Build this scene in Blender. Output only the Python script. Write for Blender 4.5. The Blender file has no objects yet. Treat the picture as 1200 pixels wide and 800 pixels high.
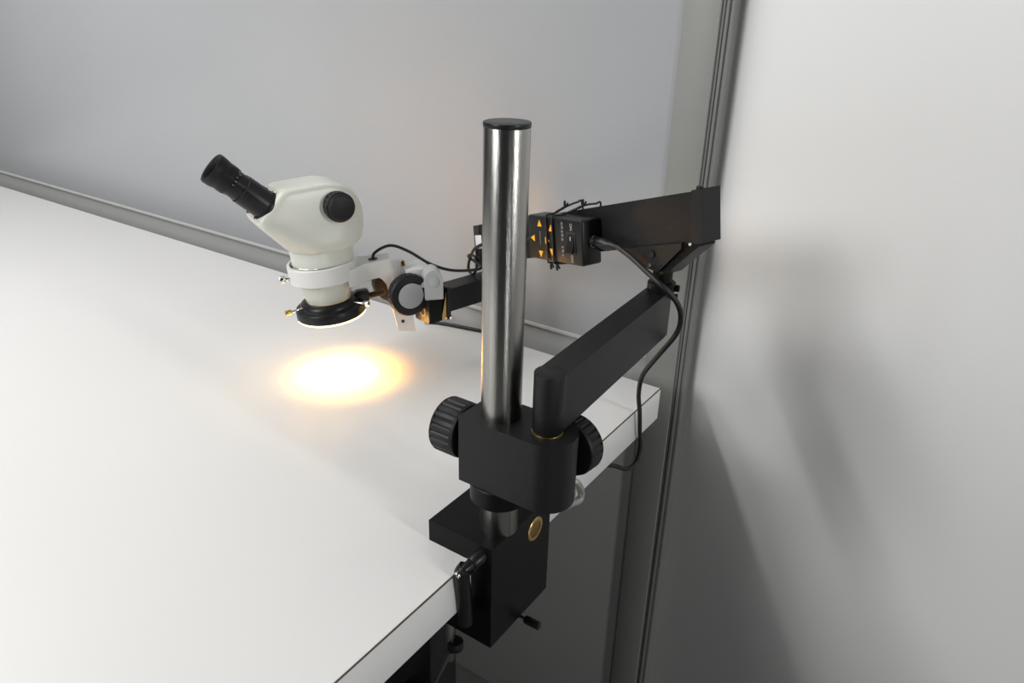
import bpy, bmesh, math, random
from mathutils import Vector, Matrix
random.seed(4)
V = Vector
MM = 0.001
sc = bpy.context.scene
COL = sc.collection

# ------------------------------------------------------------------ materials
def mat(name, col, rough=.5, metal=0., spec=.5, noise=0., nscale=60., bump=0., bscale=300., stretch=None, emit=None, estr=0.):
    m = bpy.data.materials.new(name); m.use_nodes = True
    nt = m.node_tree; b = nt.nodes['Principled BSDF']
    b.inputs['Base Color'].default_value = (*col, 1)
    b.inputs['Roughness'].default_value = rough
    b.inputs['Metallic'].default_value = metal
    b.inputs['Specular IOR Level'].default_value = spec
    if emit:
        b.inputs['Emission Color'].default_value = (*emit, 1); b.inputs['Emission Strength'].default_value = estr
    tc = nt.nodes.new('ShaderNodeTexCoord')
    mp = nt.nodes.new('ShaderNodeMapping'); nt.links.new(tc.outputs['Object'], mp.inputs['Vector'])
    if stretch: mp.inputs['Scale'].default_value = stretch
    if noise:
        n = nt.nodes.new('ShaderNodeTexNoise'); n.inputs['Scale'].default_value = nscale; n.inputs['Detail'].default_value = 4
        nt.links.new(mp.outputs['Vector'], n.inputs['Vector'])
        r = nt.nodes.new('ShaderNodeValToRGB')
        r.color_ramp.elements[0].position = .3; r.color_ramp.elements[1].position = .7
        r.color_ramp.elements[0].color = (*[c*(1-noise) for c in col], 1)
        r.color_ramp.elements[1].color = (*[min(1, c*(1+noise)) for c in col], 1)
        nt.links.new(n.outputs['Fac'], r.inputs['Fac']); nt.links.new(r.outputs['Color'], b.inputs['Base Color'])
    if bump:
        n2 = nt.nodes.new('ShaderNodeTexNoise'); n2.inputs['Scale'].default_value = bscale; n2.inputs['Detail'].default_value = 3
        nt.links.new(mp.outputs['Vector'], n2.inputs['Vector'])
        bp = nt.nodes.new('ShaderNodeBump'); bp.inputs['Strength'].default_value = bump; bp.inputs['Distance'].default_value = .001
        nt.links.new(n2.outputs['Fac'], bp.inputs['Height']); nt.links.new(bp.outputs['Normal'], b.inputs['Normal'])
    return m

M = dict(
    table = mat('white laminate', (.745, .74, .73), .38, noise=.012, nscale=3, spec=.4),
    band = mat('white edge banding', (.80, .795, .785), .35, noise=.015, nscale=8),
    seam = mat('brown glue seam', (.06, .045, .035), .6, noise=.2, nscale=50),
    wall = mat('grey panel enamel', (.385, .393, .405), .30, noise=.025, nscale=2.2, spec=.45),
    lower = mat('grey lower panel', (.30, .30, .295), .45, noise=.03, nscale=3),
    white = mat('white panel enamel', (.78, .78, .77), .42, noise=.012, nscale=2),
    alu = mat('pale aluminium rail', (.50, .50, .49), .45, noise=.03, nscale=20, spec=.5),
    post = mat('grey green post enamel', (.255, .26, .243), .4, noise=.03, nscale=6),
    joint = mat('dark grey joint profile', (.20, .20, .195), .45, noise=.06, nscale=12),
    gap = mat('black joint gap', (.02, .02, .02), .6, noise=.1, nscale=12),
    floor = mat('dark grey vinyl floor', (.16, .16, .155), .6, noise=.15, nscale=25),
    black = mat('black powder coat', (.0072, .0074, .008), .44, noise=.2, nscale=300, bump=.25, bscale=1400, spec=.28),
    anod = mat('black anodised block', (.0042, .0045, .005), .38, noise=.2, nscale=200, bump=.12, bscale=1800, spec=.13),
    plastic = mat('black plastic', (.008, .008, .0085), .35, noise=.15, nscale=150, spec=.32),
    rubber = mat('black rubber', (.009, .009, .0095), .48, noise=.15, nscale=150, spec=.3),
    cord = mat('black cord', (.007, .007, .007), .5, noise=.1, nscale=100),
    steel = mat('brushed steel', (.34, .335, .315), .25, metal=1., noise=.06, nscale=80, bump=.12, bscale=220, stretch=(6, 6, .4)),
    chrome = mat('chrome', (.75, .75, .75), .15, metal=1., noise=.03, nscale=60),
    nickel = mat('satin nickel', (.50, .49, .46), .5, metal=1., noise=.05, nscale=80),
    bore = mat('shaded brass', (.20, .12, .04), .45, metal=.7, noise=.2, nscale=90),  # darker copy of the brass: shade inside the bore put into the colour
    brass = mat('brass', (.62, .42, .16), .28, metal=1., noise=.1, nscale=90),
    cream = mat('cream enamel', (.61, .615, .55), .28, noise=.012, nscale=12, spec=.5),
    holder = mat('light grey enamel', (.65, .65, .64), .35, noise=.015, nscale=14),
    knuckle = mat('silver grey enamel', (.42, .43, .43), .36, noise=.03, nscale=20),
    disc = mat('grey cap', (.36, .37, .38), .45, noise=.03, nscale=30),
    led = mat('led face', (.9, .85, .75), .4, noise=.02, nscale=40, emit=(1., .62, .24), estr=7.),
    glass = mat('dark lens glass', (.02, .025, .03), .05, noise=.1, nscale=20, spec=.8),
    orange = mat('orange print', (.90, .42, .02), .5, noise=.05, nscale=100),
    print_ = mat('pale print', (.45, .45, .44), .5, noise=.05, nscale=100),
    label = mat('white paper label', (.72, .72, .72), .6, noise=.03, nscale=60),
)

nt = M['steel'].node_tree; tg = nt.nodes.new('ShaderNodeTangent'); tg.direction_type = 'RADIAL'; tg.axis = 'Z'      # turned on a lathe
pb = nt.nodes['Principled BSDF']; nt.links.new(tg.outputs['Tangent'], pb.inputs['Tangent']); pb.inputs['Anisotropic'].default_value = .7; pb.inputs['Anisotropic Rotation'].default_value = .25

# ------------------------------------------------------------------ mesh helpers (all in millimetres, world axes)
class Fr:                                       # a local frame
    def __init__(s, o=(0, 0, 0), x=(1, 0, 0), y=(0, 1, 0), z=(0, 0, 1)):
        s.o = V(o); s.x = V(x).normalized(); s.y = V(y).normalized(); s.z = V(z).normalized()
    def p(s, a, b, c): return s.o + s.x*a + s.y*b + s.z*c
    def d(s, a, b, c): return (s.x*a + s.y*b + s.z*c).normalized()
W0 = Fr()

def box(bm, x0, x1, y0, y1, z0, z1, fr=W0, bevel=0., seg=2, shear=0.):
    b = bmesh.new()
    vs = [b.verts.new((x, y, z)) for x in (x0, x1) for y in (y0, y1) for z in (z0, z1)]
    for f in ((0, 1, 3, 2), (4, 6, 7, 5), (0, 4, 5, 1), (2, 3, 7, 6), (0, 2, 6, 4), (1, 5, 7, 3)):
        b.faces.new([vs[i] for i in f])
    if bevel: bmesh.ops.bevel(b, geom=b.edges[:], offset=bevel, segments=seg, profile=.5, affect='EDGES')
    for v in b.verts:
        a, bb, c = v.co; v.co = fr.p(a, bb, c + shear*a)
    join(bm, b)

def prism(bm, pts, d0, d1, to3, bevel=0., seg=2):
    """polygon pts (2-D) extruded from d0 to d1; to3(u, v, d) -> world"""
    b = bmesh.new()
    lo = [b.verts.new((u, v, d0)) for u, v in pts]; hi = [b.verts.new((u, v, d1)) for u, v in pts]
    b.faces.new(lo[::-1]); b.faces.new(hi)
    n = len(pts)
    for i in range(n): b.faces.new((lo[i], lo[(i+1) % n], hi[(i+1) % n], hi[i]))
    if bevel:
        ed = [e for e in b.edges if e.calc_face_angle(0) > .45]
        bmesh.ops.bevel(b, geom=ed, offset=bevel, segments=seg, profile=.5, affect='EDGES')
    for v in b.verts: v.co = to3(*v.co)
    join(bm, b)

def join(bm, b):
    bmesh.ops.recalc_face_normals(b, faces=b.faces[:])
    me = bpy.data.meshes.new('tmp'); b.to_mesh(me); b.free(); bm.from_mesh(me); bpy.data.meshes.remove(me)

def axes(d):
    d = V(d).normalized(); a = V((0, 0, 1)) if abs(d.z) < .9 else V((1, 0, 0))
    x = d.cross(a).normalized(); return x, d.cross(x).normalized(), d

def lathe(bm, o, d, prof, n=48, fx=None):
    """profile [(radius, height)] about axis d through o; closed when it starts/ends at r=0. fx(k)->radius scale"""
    x, y, z = axes(d); o = V(o); b = bmesh.new(); rings = []
    for r, h in prof:
        if r < 1e-6: rings.append([b.verts.new(o + z*h)])
        else:
            rings.append([b.verts.new(o + z*h + (x*math.cos(2*math.pi*k/n) + y*math.sin(2*math.pi*k/n))*r*(fx(k) if fx else 1)) for k in range(n)])
    for A, B in zip(rings, rings[1:]):
        for k in range(n):
            k2 = (k+1) % n
            if len(A) == 1 and len(B) == 1: continue
            if len(A) == 1: b.faces.new((A[0], B[k], B[k2]))
            elif len(B) == 1: b.faces.new((A[k], A[k2], B[0]))
            else: b.faces.new((A[k], A[k2], B[k2], B[k]))
    join(bm, b)

def cyl(bm, o, d, r, h0, h1, bev=1., n=40, fx=None):
    bev = min(bev, r*.5, (h1-h0)*.45)
    lathe(bm, o, d, [(0, h0), (r-bev, h0), (r-bev*.3, h0+bev*.3), (r, h0+bev), (r, h1-bev), (r-bev*.3, h1-bev*.3), (r-bev, h1), (0, h1)], n, fx)

def ring(bm, o, d, ri, ro, h0, h1, bev=1., n=56):
    lathe(bm, o, d, [(ri, h0), (ro-bev, h0), (ro, h0+bev), (ro, h1-bev), (ro-bev, h1), (ri, h1), (ri, h0)], n)

def smooth_path(pts, per=10, closed=False):
    P = [V(p) for p in pts]; out = []; n = len(P)
    rng = range(n if closed else n-1)
    for i in rng:
        p1, p2 = P[i], P[(i+1) % n]
        p0 = P[(i-1) % n] if (closed or i > 0) else p1*2-p2
        p3 = P[(i+2) % n] if (closed or i+2 < n) else p2*2-p1
        for k in range(per):
            t = k/per
            out.append(.5*((2*p1) + (p2-p0)*t + (2*p0-5*p1+4*p2-p3)*t*t + (3*p1-p0-3*p2+p3)*t**3))
    if not closed: out.append(P[-1])
    return out

def tube(bm, pts, r, n=12, per=10, closed=False, smooth=True):
    path = smooth_path(pts, per, closed) if smooth else [V(p) for p in pts]
    b = bmesh.new(); rings = []; prev = None; N = len(path)
    for i, p in enumerate(path):
        if closed: t = (path[(i+1) % N]-path[i-1]).normalized()
        else: t = (path[min(i+1, N-1)]-path[max(i-1, 0)]).normalized()
        if prev is None: prev = axes(t)[0]
        x = (prev - t*prev.dot(t)).normalized(); y = t.cross(x); prev = x
        rings.append([b.verts.new(p + (x*math.cos(2*math.pi*k/n)+y*math.sin(2*math.pi*k/n))*r) for k in range(n)])
    for i in range(N if closed else N-1):
        A, B = rings[i], rings[(i+1) % N]
        for k in range(n): b.faces.new((A[k], A[(k+1) % n], B[(k+1) % n], B[k]))
    if not closed: b.faces.new(rings[0][::-1]); b.faces.new(rings[-1])
    join(bm, b)

LOC = {}
def obj(name, bm, m, parent=None, angle=38):
    bmesh.ops.remove_doubles(bm, verts=bm.verts[:], dist=1e-4)
    for v in bm.verts: v.co *= MM
    c = V((0, 0, 0))
    lo = V([min(v.co[i] for v in bm.verts) for i in range(3)]); hi = V([max(v.co[i] for v in bm.verts) for i in range(3)])
    c = (lo+hi)/2
    if parent is None: c.z = lo.z
    for v in bm.verts: v.co -= c
    for e in bm.edges: e.smooth = e.calc_face_angle(3.) < math.radians(angle) if len(e.link_faces) == 2 else False
    for f in bm.faces: f.smooth = True
    me = bpy.data.meshes.new(name); bm.to_mesh(me); bm.free()
    me.materials.append(m)
    o = bpy.data.objects.new(name, me); COL.objects.link(o)
    if parent: o.parent = parent; o.location = c - LOC[parent.name]
    else: o.location = c
    LOC[o.name] = c
    return o

def tag(o, label, cat, group=None):
    o['label'] = label; o['category'] = cat
    if group: o['group'] = group
    return o
def thing(name, loc, label, cat, group=None):
    o = bpy.data.objects.new(name, None); COL.objects.link(o); o.location = V(loc)*MM; o.empty_display_size = .02
    LOC[o.name] = V(loc)*MM
    return tag(o, label, cat, group)
def struct(name, bm, m, parent=None):
    o = obj(name, bm, m, parent); o['kind'] = 'structure'; return o
def B(): return bmesh.new()

# ------------------------------------------------------------------ the setting
YW = 78.                                        # face of the back wall
FL = -900.                                      # floor
b = B(); box(b, -3200, -60, YW, YW+12, 6, 1900, bevel=1.5); struct('wall_back', b, M['wall'])
b = B(); box(b, -3200, -60, YW+4, YW+16, FL, 6, bevel=.5); wl = struct('wall_back_lower', b, M['lower'])
b = B(); box(b, -3200, -60.5, YW-.9, YW+6, 1, 7.5, bevel=.4); struct('trim_1', b, M['alu'])
b = B(); box(b, -60, -10, YW-2, YW+60, FL, 1900, bevel=1.5); struct('trim_2', b, M['post'])
b = B(); box(b, -10, -1, YW+2, YW+60, FL, 1900, bevel=1); tj = struct('trim_3', b, M['joint'])
b = B(); box(b, -6.2, -4.6, YW+1.4, YW+6, FL, 1900); struct('trim_4', b, M['gap'])
b = B(); box(b, -1, 5, YW+6, YW+60, FL, 1900, bevel=1); struct('trim_5', b, M['joint'])
AR = math.radians(8)                            # the right panel turns a little towards the room
fr = Fr((2, YW+30, 0), (math.cos(AR), -math.sin(AR), 0), (math.sin(AR), math.cos(AR), 0), (0, 0, 1))
b = B(); box(b, 0, 2600, 0, 12, FL, 1900, fr, bevel=1); struct('wall_right', b, M['white'])
b = B(); box(b, -3200, 2700, -3800, YW+120, FL-40, FL); struct('floor', b, M['floor'])

# ------------------------------------------------------------------ the table
tb = thing('work_table', (-900, -750, FL), 'long white laminate table with pale edge band standing along the grey wall', 'table')
b = B(); box(b, -2300, -.8, -1700, 0, -50, 0, bevel=1.2); obj('tabletop', b, M['table'], tb)
b = B(); box(b, -.8, .4, -1700, -1, -49.6, -1.2, bevel=.3); obj('edge_band', b, M['band'], tb)
b = B(); box(b, -.9, .45, -1700, -.5, -1.25, -.2); obj('edge_seam', b, M['seam'], tb)
def leg(x0, x1, y0, y1):
    b = B(); box(b, x0, x1, y0, y1, FL, -50.5, bevel=3); return obj('leg', b, M['black'], tb)
leg(-132, -82, -425, -375); leg(-132, -82, -1600, -1550); leg(-2200, -2150, -425, -375); leg(-2200, -2150, -1600, -1550)
b = B(); box(b, -2150, -132, -412, -388, -330, -256, bevel=2); obj('cross_rail', b, M['black'], tb)
b = B(); box(b, -122, -92, -1550, -425, -330, -270, bevel=2); obj('cross_rail', b, M['black'], tb)

# ------------------------------------------------------------------ boom stand
PX, PY = 9.5, -420.
st = thing('boom_stand', (PX, PY, 0), 'black articulating boom stand with steel post clamped to the right edge of the white table', 'microscope stand')
# base clamp: a C that grips the table edge
cp = [(-53, 25), (26, 25), (26, -101), (-58, -101), (-58, -76), (1, -76), (1, 0), (-53, 0)]
b = B(); prism(b, cp, -454.5, -347, lambda u, v, d: V((u, d, v)), bevel=1.2); base = obj('base_clamp', b, M['anod'], st)
b = B(); ring(b, (26, -376.7, 1.2), (1, 0, 0), 10, 13.6, -4, .8, .5, 40)
obj('brass_bushing', b, M['brass'], base)
b = B(); cyl(b, (26, -376.7, 1.2), (1, 0, 0), 10.5, -4.5, .25, .2); obj('bushing_bore', b, M['bore'], base)
# ratchet lever on the front face
b = B(); cyl(b, (14, -454, 13), (-.25, -1, -.25), 7.5, -2, 14, 1.5, 24); cyl(b, (14, -454, 13), (-.25, -1, -.25), 5.5, 12, 28, 1, 24)
lv = obj('ratchet_lever', b, M['plastic'], base)
b = B(); tube(b, [(9, -473, 9), (6.5, -476, 3), (5.5, -475, -8), (5, -472, -30), (5, -469, -66)], 8, 16); obj('lever_handle', b, M['plastic'], lv)
b = B(); cyl(b, (7, -482, 6), (-.25, -1, -.25), 3.6, 0, 3, .7, 18); obj('lever_screw', b, M['chrome'], lv)
# clamping screws under the table
b = B(); cyl(b, (-39, -440, -170), (0, 0, 1), 5, 0, 94, 1, 20); cyl(b, (-39, -440, -60), (0, 0, 1), 13, 0, 9.5, 1, 28)
sw = obj('clamp_screw', b, M['steel'], st)
b = B(); tube(b, [(-34, -446, -150), (-70, -440, -240)], 3.2, 12, smooth=False); obj('tommy_bar', b, M['steel'], sw)
b = B(); cyl(b, (-33, -438, -152), (0, 0, 1), 9, 0, 12, 2, 24); obj('screw_collar', b, M['plastic'], sw)
b = B(); cyl(b, (-20, -396, -112), (0, 0, 1), 6, 0, 36, 1, 20)
tube(b, [(-24, -396, -106), (33, -396, -106)], 2.2, 12, smooth=False); sw2 = obj('clamp_screw', b, M['steel'], st)
b = B(); cyl(b, (30, -396, -106), (1, 0, .02), 4.6, 0, 19, 1.5, 20); obj('bar_grip', b, M['plastic'], sw2)
# post
b = B(); cyl(b, (PX, PY, 24), (0, 0, 1), 19, 0, 391, .8, 72); ps = obj('post', b, M['steel'], st)
b = B(); cyl(b, (PX, PY, 414.6), (0, 0, 1), 19.4, 0, 4.2, .8, 64); obj('post_cap', b, M['plastic'], ps)
b = B(); ring(b, (PX, PY, 0), (0, 0, 1), 19.1, 29, 62, 83, 1.2); obj('stop_collar', b, M['anod'], st)
# column clamp
JX, JY = 62., -420.
pts = [(-20, -447), (JX, -447)] + [(JX+27*math.cos(a), JY+27*math.sin(a)) for a in [math.radians(t) for t in range(-84, 85, 6)]] + [(JX, -393), (-20, -393)]
b = B(); prism(b, pts, 83.5, 154, lambda u, v, d: V((u, v, d)), bevel=1.1); cc = obj('column_clamp', b, M['black'], st)
def grip(k): return 1. if k % 4 < 3 else .955
def knob(o, d, r, t, gapr, gap, parent, name='knob'):
    b = B(); cyl(b, o, d, gapr, -1, gap+1, .5, 30)
    lathe(b, o, d, [(0, gap), (r-4, gap), (r-1, gap+1), (r, gap+4)], 96)
    lathe(b, o, d, [(r, gap+4), (r, gap+t-3)], 96, grip)
    lathe(b, o, d, [(r, gap+t-3), (r-1.2, gap+t-.8), (r-4, gap+t), (0, gap+t)], 96)
    return obj(name, b, M['rubber'], parent, angle=30)
knob((-20, -421, 122), (-1, 0, 0), 28, 30, 10, 7, cc)
knob((64, -393, 121), (.12, 1, 0), 29.2, 21, 10, 4, cc)
# lower arm
a1 = V((JX-1.5, JY, 0)); a2 = V((47, -160, 0)); dy = (a2-a1).normalized(); dx = V((dy.y, -dy.x, 0)); LA = (a2-a1).length
f1 = Fr(a1, dx, dy, (0, 0, 1))
pts = [(-13.5, 0), (13.5, 0), (13.5, LA)] + [(13.5*math.cos(t), LA+13.5*math.sin(t)) for t in [math.radians(q) for q in range(10, 171, 10)]] + [(-13.5, LA)]
b = B(); prism(b, pts, 156, 212, lambda u, v, d: f1.p(u, v, d), bevel=1.6); la = obj('lower_arm', b, M['black'], st)
b = B(); cyl(b, (JX-1.5, JY, 0), (0, 0, 1), 14.3, 155.5, 213.5, 1.2, 48); obj('pivot_hub', b, M['black'], la)
b = B(); cyl(b, (JX-1.5, JY, 0), (0, 0, 1), 14.6, 154, 155.1, .3, 48); obj('pivot_washer', b, M['brass'], la)
QX, QY = 50., -165.
b = B(); ring(b, (QX, QY, 0), (0, 0, 1), 11, 16, 211, 222, 1.2); cyl(b, (QX+15, QY+4, 216), (1, .2, 0), 4, 0, 5, 1, 16); cyl(b, (QX+14, QY+6, 205), (1, .2, 0), 3.4, -3, 4, 1, 16)
obj('pivot_collar', b, M['anod'], la)
# upper arm, sloping down to the left
UD = V((-.945, .327, 0)).normalized(); UN = V((-UD.y, UD.x, 0))
if UN.y > 0: UN = -UN
fu = Fr((QX, QY, 0), UD, UN, (0, 0, 1))
SL = -.333
ua_pts = [(-50, 337), (358, 201), (349, 147.5), (-59, 285)]
b = B(); prism(b, ua_pts, -14, 14, lambda u, v, d: fu.p(u, d, v), bevel=2.2, seg=3); ua = obj('upper_arm', b, M['black'], st)
b = B(); prism(b, [(-50, 338.5), (-38, 334.5), (-47, 279.5), (-60, 284)], -14.8, 14.8, lambda u, v, d: fu.p(u, d, v), bevel=1.6); cyl(b, fu.p(-40, 4, 332), (0, 0, 1), 4, 0, 6, 1, 16)
obj('end_cap', b, M['plastic'], ua)
b = B(); prism(b, [(360, 202), (346, 206.5), (337, 150.5), (351, 146)], -14.8, 14.8, lambda u, v, d: fu.p(u, d, v), bevel=1.6); ec = obj('end_cap', b, M['plastic'], ua)
b = B(); prism(b, [(354, 189), (338, 193.5), (335, 174), (350.5, 169.5)], 15.1, 15.5, lambda u, v, d: fu.p(u, d, v)); obj('label', b, M['label'], ec)['label'] = 'white paper label'
# hinge bracket under the right end of the upper arm
tri = [(46, 251), (44, 247), (8, 238), (-7, 238), (-36, 272), (-36, 279)]
b = B()
for w0, w1 in ((14.2, 17.4), (-17.4, -14.2)): prism(b, tri, w0, w1, lambda u, v, d: fu.p(u, d, v), bevel=.8)
prism(b, [(12, 238), (-8, 238), (-8, 243), (12, 243)], -17, 17, lambda u, v, d: fu.p(u, d, v), bevel=.8)
hb = obj('hinge_bracket', b, M['black'], ua)
b = B(); prism(b, [(-54, 284), (-36, 272), (-7, 240), (-8, 235), (-15, 237), (-55, 279)], -13, 13, lambda u, v, d: fu.p(u, d, v), bevel=1); obj('hinge_plate', b, M['anod'], hb)
for (s_, z_, m_, r_) in ((3, 256, 'plastic', 4.2), (4, 243, 'chrome', 2.0), (-46, 280, 'chrome', 2.0)):
    b = B(); cyl(b, fu.p(s_, 17.2 if s_ > -40 else 14.5, z_), UN, r_, 0, 2.2, .6, 18); obj('bracket_screw', b, M[m_], hb)
b = B(); cyl(b, (QX, QY, 0), (0, 0, 1), 11.3, 205, 240, .8, 36); obj('swivel_post', b, M['anod'], ua)
# forearm under the left end of the upper arm
fc = fu.p(340, 0, 0)
FD = V((.21, .98, 0)).normalized(); FN = V((FD.y, -FD.x, 0))
ff = Fr((-272, -48, 0), FN, FD, (0, 0, 1))
pts = [(-14, -100), (14, -100), (14, 4)] + [(14*math.cos(t), 4+14*math.sin(t)) for t in [math.radians(q) for q in range(15, 166, 15)]] + [(-14, 4)]
b = B(); prism(b, pts, 95, 130, lambda u, v, d: ff.p(u, v, d), bevel=1.8); fa = obj('forearm', b, M['black'], st)
b = B(); cyl(b, (-272, -48, 0), (0, 0, 1), 11, 128, 160, 1, 36); prism(b, [(325, 148), (355, 140), (352, 165), (322, 165)], -14, 14, lambda u, v, d: fu.p(u, d, v), bevel=1); obj('swivel_post', b, M['anod'], fa)
b = B(); box(b, -16.5, 16.5, -130, -106, 86, 122, ff, bevel=1.2); tblk = obj('tilt_block', b, M['anod'], fa)
b = B(); ring(b, ff.p(2, -130, 102), -FD, 5.2, 7.2, -3, .8, .4, 28); obj('brass_bushing', b, M['brass'], tblk)
b = B(); box(b, -17.5, 17.5, -98, -91, 85, 134, ff, bevel=1); pl = obj('clamp_plate', b, M['plastic'], fa)
b = B(); prism(b, [(-107, 88), (-98, 88), (-98, 128)], -14, 15.5, lambda u, v, d: ff.p(d, u, v), bevel=.6); obj('brass_wedge', b, M['brass'], fa)
b = B(); cyl(b, ff.p(17, -92, 88), FN, 3, -2, 3.5, .8, 16); obj('plate_screw', b, M['chrome'], pl)

# ------------------------------------------------------------------ microscope frames
O = V((-404.7, -247.9, 97.8))
def sframe(psi, T):
    L0 = V((-.72, -.694, 0)).normalized(); S0 = V((-L0.y, L0.x, 0))
    c, s = math.cos(math.radians(psi)), math.sin(math.radians(psi))
    L = L0*c + S0*s; T = math.radians(T)
    A = (V((0, 0, 1))*math.cos(T) + L0*math.sin(T)).normalized()
    L = (L - A*L.dot(A)).normalized(); S = A.cross(L)
    if S.dot(S0) < 0: S = -S
    return Fr(O, L, S, A)
H = sframe(22, 5)                               # head
G = sframe(6, 6)                                # focus mount, ring
AX = G.z
# ------------------------------------------------------------------ focus mount
fm = thing('focus_mount', O + V((70, 70, -10)), 'light grey microscope holder with big black focus knobs on the end of the boom', 'microscope holder')
b = B(); ring(b, G.o, AX, 43.6, 47.5, 53, 78, 1.6, 72)
hr = obj('holder_ring', b, M['holder'], fm)
hp = [(-30, 36), (-40, 31), (-46, 25), (-53, 20), (-60, 17.5), (-70, 16), (-92, 16), (-92, -16), (-70, -16), (-60, -17.5), (-53, -20), (-46, -25), (-40, -31), (-30, -36), (-34, -30), (-43.7, -10), (-43.7, 10), (-34, 30)]
b = B(); prism(b, hp, 44, 68, lambda u, v, d: G.p(u, v, d), bevel=.8)
Lp = [(-74, 67.4), (-92, 66), (-95, 56), (-112, 54), (-112, -46), (-88, -41), (-83.5, 22), (-81, 33), (-77, 40), (-72, 44.5)]
prism(b, Lp, -15.4, 15.4, lambda u, v, d: G.p(u, d, v), bevel=1.2); ha = obj('holder_arm', b, M['holder'], fm)
b = B(); lathe(b, G.p(-69, 2, 68.3), AX, [(0, .3), (6.5, .3), (6.5, -.6), (0, -.6)], 28); obj('cord_hole', b, M['gap'], ha)
b = B(); cyl(b, G.p(-96, 15.4, -27), G.y, 2.6, -.5, .35, .1, 18); obj('screw_hole', b, M['gap'], ha)
b = B(); box(b, -104, -92, 14, 19, 36, 66, G, bevel=.8); obj('guide_plate', b, M['knuckle'], ha)
b = B()
for k in range(9): box(b, -111, -106, 5, 13, 40+k*2.4, 41.6+k*2.4, G)
box(b, -110, -107, 5, 13, 36, 62, G); obj('gear_rack', b, M['brass'], ha)
b = B(); box(b, -142, -110, -22, 22, -2, 50, G, bevel=2.5); fb = obj('focus_block', b, M['holder'], fm)
KF = sframe(19, 6)
def fknob(s0, sg):
    b = B(); d = KF.y*sg; o = G.p(-106, 26, 20) + KF.y*(s0-26)
    cyl(b, o, d, 12, -12, 3, .5, 30)
    lathe(b, o, d, [(0, 0), (26, 0), (29, 1.5)], 96)
    lathe(b, o, d, [(29, 1.5), (29.6, 3), (29.6, 14)], 96, lambda k: 1. if k % 4 < 3 else .965)
    lathe(b, o, d, [(29.6, 14), (28, 16), (20, 17), (19, 16), (0, 16)], 96)
    k = obj('focus_knob', b, M['rubber'], fm, angle=30)
    b = B(); cyl(b, o, d, 18.3, 15.5, 17.4, .5, 56); obj('knob_cap', b, M['disc'], k)['label'] = 'flat grey disc'
fknob(28, 1); fknob(-22, -1)
# silver knuckle that stands on the tilt block
kf = Fr(ff.p(6, -113, 122.2), V((-G.x.x, -G.x.y, 0)), V((G.y.x, G.y.y, 0)), (0, 0, 1))
kn = [(-14, 0), (11, 0), (11, 28)] + [(-2+13*math.cos(math.radians(t)), 28+15*math.sin(math.radians(t))) for t in range(12, 180, 12)] + [(-15, 28)]
b = B(); prism(b, kn, -14, 14, lambda u, v, d: kf.p(u, d, v), bevel=1.4, seg=3); kk = obj('tilt_knuckle', b, M['knuckle'], fm)
b = B(); cyl(b, kf.p(-2, 13.5, 26), kf.y, 7.8, 0, 1.1, .3, 32); pp = obj('pivot_pin', b, M['disc'], kk)
b = B(); cyl(b, kf.p(-2, 13.6, 26), kf.y, 6.8, 0, 1.4, .3, 32); obj('pin_face', b, M['knuckle'], pp)
b = B(); cyl(b, kf.p(-8, 0, 20), -kf.x, 9, 0, 24, 1, 28); obj('tilt_axle', b, M['knuckle'], kk)
# clamp screw on the ring
b = B(); cyl(b, G.p(46, 10, 62), G.x, 3, 0, 6, .6, 18); cyl(b, G.p(52, 10, 62), G.x, 5.5, 0, 7, 1, 24); obj('ring_screw', b, M['chrome'], hr)

# ------------------------------------------------------------------ stereo microscope
ms = thing('stereo_microscope', O + AX*18, 'cream stereo microscope head with black eyepieces held over the bright spot', 'microscope')
b = B(); lathe(b, O, AX, [(0, 17), (24, 17), (28.5, 18.5), (31, 23), (33.5, 34), (35, 44), (36, 54), (36, 66), (0, 66)], 64); ob = obj('objective_barrel', b, M['cream'], ms)
b = B(); cyl(b, O, AX, 22, 15.8, 17.6, .4, 40); obj('objective_lens', b, M['glass'], ob)
Ob = H.p(-3, 0, 0)
b = B(); lathe(b, Ob, AX, [(0, 60), (41.4, 60), (42, 61), (42.3, 66), (42.8, 98), (42.8, 101), (0, 101)], 72); bb = obj('body_barrel', b, M['cream'], ms)
b = B(); ring(b, Ob, AX, 40, 43.4, 78, 79, .4, 64); obj('seat_ring', b, M['chrome'], bb)
# head, lofted from rounded sections: height, front, back, half width, squareness
secs = [(99, 38, -47, 41, 2.3), (100.5, 43, -52, 43.8, 2.3), (104, 47, -56, 44.8, 2.5), (113, 54, -58.5, 43.8, 3), (122, 61, -59.3, 42.7, 3.8), (130, 67.5, -59.3, 41.9, 4.8), (138, 74, -58.8, 41.1, 6), (145, 78.8, -58, 40.4, 7.5), (150, 81, -57.2, 39.9, 8.5), (153.5, 81, -56.4, 39.5, 9), (157, 78.3, -55.4, 39.1, 9), (165, 69.8, -52.2, 38.2, 9), (173, 61, -46.2, 37.2, 9), (179, 54.3, -38.5, 36.3, 9), (183, 49.8, -30, 35.2, 8.5), (185.3, 47, -23, 33.6, 8), (186.7, 44.6, -17, 31.4, 7), (187.2, 41, -11, 27.5, 6)]
NS = 120
b = B(); rings = []
for z, lf, lb, hw, ex in secs:
    cx, a = (lf+lb)/2, (lf-lb)/2; row = []
    for k in range(NS):
        t = 2*math.pi*k/NS; c, s = math.cos(t), math.sin(t)
        row.append(b.verts.new(H.p(cx + a*math.copysign(abs(c)**(2/ex), c), hw*math.copysign(abs(s)**(2/ex), s), z)))
    rings.append(row)
for A_, B_ in zip(rings, rings[1:]):
    for k in range(NS): b.faces.new((A_[k], A_[(k+1) % NS], B_[(k+1) % NS], B_[k]))
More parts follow.
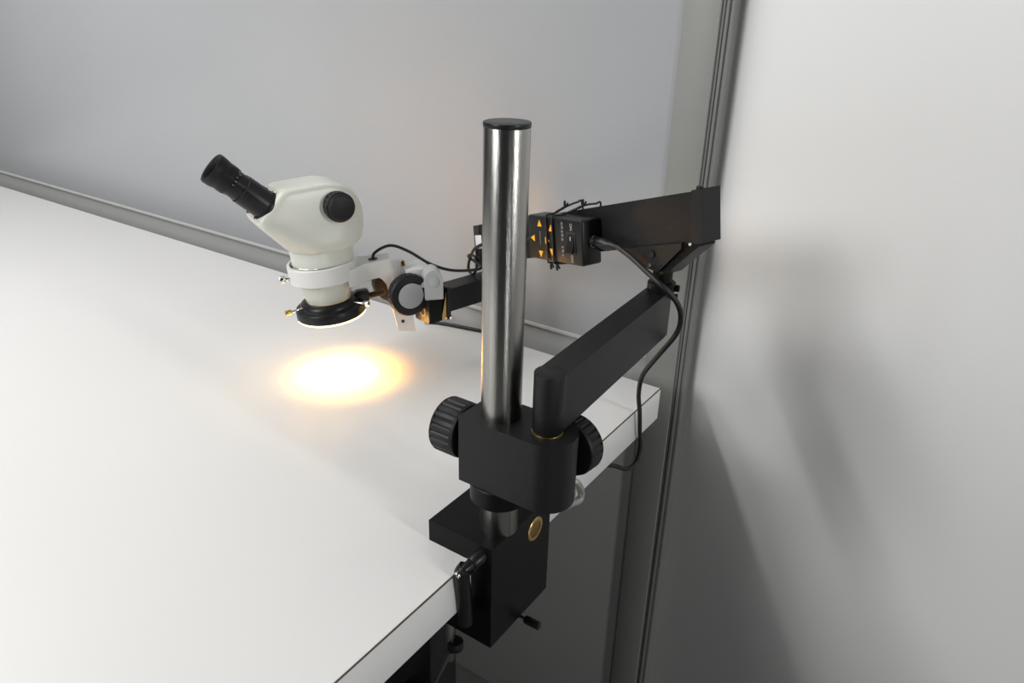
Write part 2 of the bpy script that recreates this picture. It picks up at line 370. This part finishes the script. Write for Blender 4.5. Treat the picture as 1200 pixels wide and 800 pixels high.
b.faces.new(rings[0][::-1]); b.faces.new(rings[-1]); bmesh.ops.recalc_face_normals(b, faces=b.faces[:])
hd = obj('head', b, M['cream'], ms, angle=50)
# zoom knobs
for s0, sg in ((39, 1), (-39, -1)):
    b = B(); o = H.p(-20.5, s0, 157.5); d = H.y*sg
    lathe(b, o, d, [(0, -4), (18.5, -4), (18.5, 2), (19.5, 3)], 72)
    lathe(b, o, d, [(19.5, 3), (19.5, 14)], 72, lambda k: 1. if k % 4 < 3 else .95)
    lathe(b, o, d, [(19.5, 14), (18.5, 15), (17.6, 15), (17.2, 19.5), (15.5, 21), (8, 22), (0, 22.3)], 72)
    zk = obj('zoom_knob', b, M['rubber'], hd, angle=30)
    b = B()
    for k in range(7):
        t = math.radians(150 + k*14); x, y, z = axes(d)
        b2 = o + d*1.4 + H.x*math.cos(t)*18.8 + H.z*math.sin(t)*18.8
        cyl(b, b2, H.x*math.cos(t) + H.z*math.sin(t), .8, -.6, .15, .1, 8)
    obj('zoom_scale', b, M['print_'], zk)
# eyepieces
ED = H.d(.69, 0, .725)
def eyepiece(s0, cut):
    o = H.p(63.5, s0, 168.5)
    b = B(); lathe(b, o, ED, [(0, -6), (21.6, -6), (21.6, 1.2), (20.9, 2.4), (19.2, 2.8), (18.9, 4), (18.6, 36-cut*.5), (17.8, 36.6-cut*.5), (0, 36.6-cut*.5)], 56)
    e = obj('eyepiece', b, M['plastic'], ms)
    h = 36-cut*.5
    b = B(); lathe(b, o, ED, [(0, h), (17.1, h), (17.1, h+17-cut*.5), (16.6, h+18-cut*.5), (0, h+18-cut*.5)], 56); obj('ocular_tube', b, M['plastic'], e)
    h2 = h+17-cut*.5
    b = B(); lathe(b, o, ED, [(0, h2), (18.6, h2), (18.9, h2+1)], 72); lathe(b, o, ED, [(18.9, h2+1), (18.9, h2+8)], 72, lambda k: 1. if k % 3 else .97)
    lathe(b, o, ED, [(18.9, h2+8), (18.4, h2+9), (18.6, h2+12.5), (17.5, h2+13), (0, h2+13)], 72); obj('diopter_ring', b, M['rubber'], e)
    b = B(); lathe(b, o, ED, [(14, h2+12), (18.4, h2+12), (19.4, h2+14), (20, h2+18), (20.2, h2+25), (19.4, h2+26.6), (17.6, h2+26.6), (16.2, h2+25), (15, h2+21), (13.5, h2+18), (14, h2+12)], 56); obj('eyecup', b, M['rubber'], e)
    b = B(); lathe(b, o, ED, [(0, h2+18.2), (13.6, h2+18.2), (13.6, h2+17), (0, h2+17)], 40); obj('eye_lens', b, M['glass'], e)
    u, v, _ = axes(ED)
    b = B()
    sd = (H.y - ED*H.y.dot(ED)).normalized(); ud = ED.cross(sd)
    if ud.z < 0: ud = -ud
    for k, (ang, hh, ln) in enumerate(((30, h2-2, 4), (50, h2-4, 2.5), (64, h2-3, 2.5), (12, h2-3, 2.5), (-6, h2-2.5, 3), (52, h-16, 5))):
        t = math.radians(ang); rad = sd*math.cos(t)+ud*math.sin(t)
        r_ = 17.2 if hh > h else 18.35
        f = Fr(o, ED, rad.cross(ED), rad); b = B(); box(b, hh, hh+ln, -.5, .5, r_-.3, r_+.25, f)
        obj('scale_mark', b, M['print_'], e)
    for ang in (75, -80):
        t = math.radians(ang); rad = sd*math.cos(t)+ud*math.sin(t)
        b = B(); cyl(b, o + rad*20.6 + ED*1.6, rad*.6+ED, 2.4, 0, 2.6, .7, 14); obj('flange_screw', b, M['chrome'], e)
eyepiece(14.6, 0); eyepiece(-23.6, 14)

# ------------------------------------------------------------------ ring light
rl = thing('ring_light', O - AX*3, 'round black ring light glowing warm white beneath the microscope', 'lamp')
b = B(); lathe(b, O, AX, [(31, -1.5), (46.5, -1.5), (48, -.5), (48, 10), (46.8, 12.2), (42, 13), (40.5, 14), (40, 17.5), (38.5, 19.5), (34.5, 20.5), (33, 22), (31.6, 22), (31, -1.5)], 80); rh = obj('housing', b, M['plastic'], rl)
b = B(); lathe(b, O, AX, [(32, -1.4), (32, -3.6), (46, -3.6), (47.4, -2.6), (47.4, -1.2), (32, -1.4)], 80); obj('led_face', b, M['led'], rl)['label'] = 'glowing warm white ring of lamps'
for l_, s_, m_ in ((38, 12, 'brass'), (-32, 22, 'chrome'), (-20, -36, 'chrome')):
    d = (G.x*l_ + G.y*s_).normalized()
    o = O + AX*16.5
    b = B(); cyl(b, o, d, 1.8, 38, 56, .3, 14); t = obj('thumbscrew', b, M['chrome'], rh)
    b = B(); cyl(b, o, d, 3.6, 55, 64, .8, 20); obj('thumbscrew_tip', b, M[m_], t)
cd = (G.x*-.97 + G.y*.05 + AX*.02).normalized()
b = B(); box(b, -56, -36, -10, 8, 8, 25, G, bevel=4, seg=3); cyl(b, G.p(-52, 0, 14), G.x*-1+G.z*.12, 4.6, 0, 26, 1.2, 20); obj('plug', b, M['plastic'], rl)

# ------------------------------------------------------------------ cords
def ray_pt(p): return V(p)
b = B()
up = G.p(-69, 2, 66)
tube(b, [G.p(-69, 2, 40), up, up+AX*12+V((4, 3, 0)), up+V((18, 17, 21)), up+V((36, 34, 12)), up+V((60, 55, -8)), up+V((84, 78, -18)), up+V((108, 108, -17)),
         fu.p(372, 14, 150), fu.p(360, 20, 158), fu.p(347, 20, 158), fu.p(343, 20, 142), fu.p(352, 21, 130), fu.p(363, 21, 136), fu.p(361, 20, 152), fu.p(352, 19, 168), fu.p(335, 18, 180), fu.p(290, 18, 200), fu.p(230, 24, 215), fu.p(188, 28, 232)], 2.1, 12, 12)
obj('cord', b, M['cord'], rl)['label'] = 'thin black cord looping up to the control box'
b = B(); tube(b, [(-424, -26, 3.2), (-406, -17, 3.2), (-378, -9, 3.2), (-330, 0, 3.4), (-316, 8, 1), (-308, 14, -14), (-300, 20, -60), (-296, 22, -160)], 3., 12)
tag(obj('black_cable', b, M['cord']), 'black cord lying on the table under the forearm and dropping behind its back edge', 'cord')

# ------------------------------------------------------------------ light controller strapped to the upper arm
K = -.16                                        # it hangs at its own slope
fk = Fr(fu.p(138, 0, 242), (UD + V((0, 0, K))), UN, (V((0, 0, 1)) - UD*K))
lc = thing('light_controller', fk.p(0, 30, -28), 'black control box with orange arrow keys strapped to the upper arm', 'control box')
b = B(); box(b, -51.5, 51.5, 14.6, 45, -27.5, 27.5, fk, bevel=3, seg=3); cbx = obj('case', b, M['plastic'], lc)
def tri2(b, cs, cz, r, ang):
    pts = [(cs + r*math.cos(math.radians(ang+q)), cz + r*math.sin(math.radians(ang+q))*1.0) for q in (0, 125, 235)]
    prism(b, pts, 45, 45.5, lambda u, v, d: fk.p(u, d, v))
for cs, cz, ang in ((27, 17.5, 90), (41, -1, 0), (14, -2, 180), (27, -19, 270), (5, 13, 90), (5, -14.5, 270)):
    b = B(); tri2(b, cs, cz, 5.2, ang); obj('arrow_key', b, M['orange'], cbx)['label'] = 'orange printed arrow key'
b = B(); box(b, -40, -24, 44.5, 46, -14, 12, fk, bevel=.6); rk = obj('switch_frame', b, M['gap'], cbx)
b = B(); prism(b, [(-12, 45.5), (10, 45.5), (10, 46.2), (0, 47.2), (-12, 51)], -38.5, -26.5, lambda u, v, d: fk.p(d, v, u), bevel=.4); obj('rocker', b, M['plastic'], rk)
b = B(); box(b, -33.2, -31.8, 46.6, 47.3, 2, 7, fk); obj('rocker_mark', b, M['print_'], rk)
def lettering(txt, cs, cz, size, parent):
    cu = bpy.data.curves.new('lettering', 'FONT'); cu.body = txt; cu.size = 1; cu.align_x = 'CENTER'; cu.align_y = 'CENTER'; cu.extrude = .01
    t = bpy.data.objects.new('tmp_text', cu); COL.objects.link(t)
    dg = bpy.context.evaluated_depsgraph_get(); me = bpy.data.meshes.new_from_object(t.evaluated_get(dg))
    b = B(); b.from_mesh(me); bpy.data.meshes.remove(me); bpy.data.objects.remove(t); bpy.data.curves.remove(cu)
    for v in b.verts:                              # written downwards along the case: x of the text runs down
        x, y, z = v.co; v.co = fk.p(cs - y*size, 45.1 + (z+.01)*6, cz - x*size)
    return obj('lettering', b, M['print_'], parent)
lettering('ON', -32, 18, 5.4, cbx)
lettering('OFF', -32, -20, 5.4, cbx)
M['print_faint'] = mat('faint print', (.16, .16, .155), .5, noise=.05, nscale=100)
b = B()                                           # two runs of small pale characters that cannot be read
for k, h in enumerate((3.2, 3.6, 3.0, 3.4, 3.0, 0, 2.6, 3.0, 2.8)):
    if h: box(b, -17.5-(k % 2)*.5, -14.3, 45, 45.4, 19.5-k*4.7, 19.5-k*4.7+h, fk)
obj('small_print', b, M['print_faint'], cbx)
b = B()
for k in range(9): box(b, 26.2, 27.8, 45, 45.4, 7-k*1.9, 8.2-k*1.9, fk)
obj('small_print', b, M['print_faint'], cbx)
b = B(); cyl(b, fk.p(-51, 27, 0), -fk.x, 5, -1, 8, .8, 24); ring(b, fk.p(-51, 27, 0), -fk.x, 5, 7, -1, 2, .5, 28); obj('socket', b, M['chrome'], lc)

# wire ties round the box and the arm
for i, (sb, st_, lab) in enumerate(((12, 16, 'twisted black wire tie round the control box, on the side of the arrow keys'), (.5, -18, 'twisted black wire tie round the control box, on the side of the rocker switch'))):
    b = B(); r = 1.25
    tp = fk.p(st_, -16, 33); tf = fk.p(st_, 12, 34.5 if i == 0 else 38)
    loop = [fk.p(sb, 46.6, 20), fk.p(sb, 46.6, 27), fk.p(sb, 44, 29.3), fk.p(sb*.6+st_*.4, 30, 30), tf, fk.p(st_, -8, 38), fk.p(st_, -16.5, 34), fk.p(sb, -16.5, -24), fk.p(sb, -12, -34), fk.p(sb, 14, -33), fk.p(sb, 43, -29.5), fk.p(sb, 46.6, -26.5), fk.p(sb, 46.6, -15)]
    tube(b, loop, r, 10, 6, closed=True)
    # twisted tails on the arm and below the box
    for o, d1, d2 in ((tf, V((-.15, -.1, 1)), V((.5, .1, .8))), (fk.p(sb, 42, -30), V((.1, -.2, -1)), V((.6, 0, -.8)))):
        tube(b, [o, o+d1*4, o+d1*8+V((1, 0, 0))], 1.5, 8, 5); tube(b, [o, o+d2*3, o+d2*7], 1.3, 8, 5)
    for t in range(10): 
        a = t*1.3; q = tf.lerp(fk.p(sb*.6+st_*.4, 30, 30), t/10.)
        cyl(b, q + V((0, 0, .3)), (math.cos(a), math.sin(a), .3), 1.5, -1.5, 1.5, .5, 8)
    tag(obj('wire_tie', b, M['cord']), lab, 'wire tie')

# power cord: plug in the controller, past the swivel, over the table edge and back under it
pc = thing('power_cord', (6, -95, -85), 'black power cord plugged into the control box and hanging past the table corner', 'power cord')
d0 = (V((-2.3, -175, 253.6)) - fk.p(-58, 27, 0)).normalized(); o = fk.p(-55, 27, 0)
b = B(); lathe(b, o, d0, [(0, 0), (6.3, 0), (6.8, 1.5), (6.8, 18), (5.6, 20), (5.2, 27), (3.4, 34), (0, 34)], 28); obj('plug', b, M['plastic'], pc)
b = B(); tube(b, [o + d0*30, o + d0*37, (15.8, -180, 247.5), (40.7, -187, 236.5), (61.6, -191, 226), (77.3, -184, 209), (80.7, -174, 188), (72, -160, 160.4), (44.5, -140, 116.5), (18, -115, 73), (9, -100, 37), (8, -88, 4), (7, -77, -35), (7, -70, -62), (5.5, -76, -85), (1, -97, -86), (-4, -125, -68), (-14, -150, -56), (-60, -180, -54)], 3.1, 12, 12)
obj('cable', b, M['cord'], pc)

# bent steel hook on the table edge
b = B(); tube(b, [(0, -267, -9), (5, -265, -9.5), (9, -259, -14), (10, -250, -27), (10, -246, -37), (10, -248, -44), (10, -257, -43), (10, -270, -38), (9, -284, -34), (5, -292, -32), (0, -294, -32)], 4.6, 16, 10)
tag(obj('steel_hook', b, M['nickel']), 'bent steel hook on the table edge behind the column clamp', 'hook')

# ------------------------------------------------------------------ camera
cam = bpy.data.cameras.new('camera'); co = bpy.data.objects.new('camera', cam); COL.objects.link(co)
r_ = V((0.8246099666908332, 0.5651777998182317, 0.024340448368220594)); u_ = V((-0.2516978387994566, 0.32802072000472116, 0.9105221607359523)); f_ = V((-0.5066227400915062, 0.7569520868854298, -0.412743185748677))
mw = Matrix.Identity(4)
for i in range(3): mw[i][0] = r_[i]; mw[i][1] = u_[i]; mw[i][2] = -f_[i]; mw[i][3] = (356.0071756961585, -922.7330819963511, 505.0781729209425)[i]*MM
co.matrix_world = mw
cam.sensor_width = 36; cam.lens = 879.4117301903658/1200*36; cam.clip_start = .02; cam.clip_end = 50
sc.camera = co

# ------------------------------------------------------------------ light
def area(name, loc, target, sx, sy, power, col=(1, 1, 1)):
    l = bpy.data.lights.new(name, 'AREA'); l.shape = 'RECTANGLE'; l.size = sx; l.size_y = sy; l.energy = power; l.color = col
    o = bpy.data.objects.new(name, l); COL.objects.link(o); o.location = loc
    o.rotation_euler = (V(target)-V(loc)).to_track_quat('-Z', 'Y').to_euler(); return o
area('ceiling_panel', (-1.75, -1.35, 1.85), (-1.65, -1.30, 0), 1.5, 2.3, 51, (1, .99, .97))
area('front_fill', (-1.25, -3.5, 1.5), (0, -.1, .2), 1.3, .9, 46, (.97, .985, 1))  # added fill from the front, evens out the arm shadows on the right panel
p1, p2 = V((-.80, -3.1, 1.42)), V((-.98, -1.5, 1.78))
o = area('lamp_row', (p1+p2)/2, (0, -.15, .1), .10, .10, 22, (1, .985, .96))
yd = (p2-p1).normalized(); zd = -((V((0, -.15, .1))-(p1+p2)/2).normalized()); zd = (zd - yd*zd.dot(yd)).normalized(); xd = yd.cross(zd)
o.rotation_euler = Matrix((xd, yd, zd)).transposed().to_euler(); o.data.size = .10; o.data.size_y = (p2-p1).length
area('post_glint_strip', (1.95, -1.8, -.25), (0, -.42, -.25), .045, 1.3, 4.0, (1, 1, 1))  # added strip of light, draws the bright vertical line on the steel post
area('side_fill', (4.0, -.95, 1.3), (0, -.3, .3), .26, 1.7, 50, (1, 1, .98))  # added light from the right, lifts the table edge and microscope side
for nm, en, cl, an in (('ring_spot', 190, (1., .60, .20), 37), ('ring_glow', 9, (1., .44, .06), 92)):
    sp = bpy.data.lights.new(nm, 'SPOT'); sp.energy = en; sp.color = cl; sp.spot_size = math.radians(an); sp.spot_blend = 1.; sp.shadow_soft_size = .02
    so = bpy.data.objects.new(nm, sp); COL.objects.link(so); so.location = (O - AX*3)*MM; so.rotation_euler = (-AX).to_track_quat('-Z', 'Y').to_euler()
w = bpy.data.worlds.new('world'); sc.world = w; w.use_nodes = True
w.node_tree.nodes['Background'].inputs['Color'].default_value = (.9, .95, 1, 1); w.node_tree.nodes['Background'].inputs['Strength'].default_value = .045
sc.view_settings.view_transform = 'Standard'; sc.view_settings.look = 'None'; sc.view_settings.exposure = 0; sc.view_settings.gamma = 1; sc.view_settings.use_curve_mapping = False
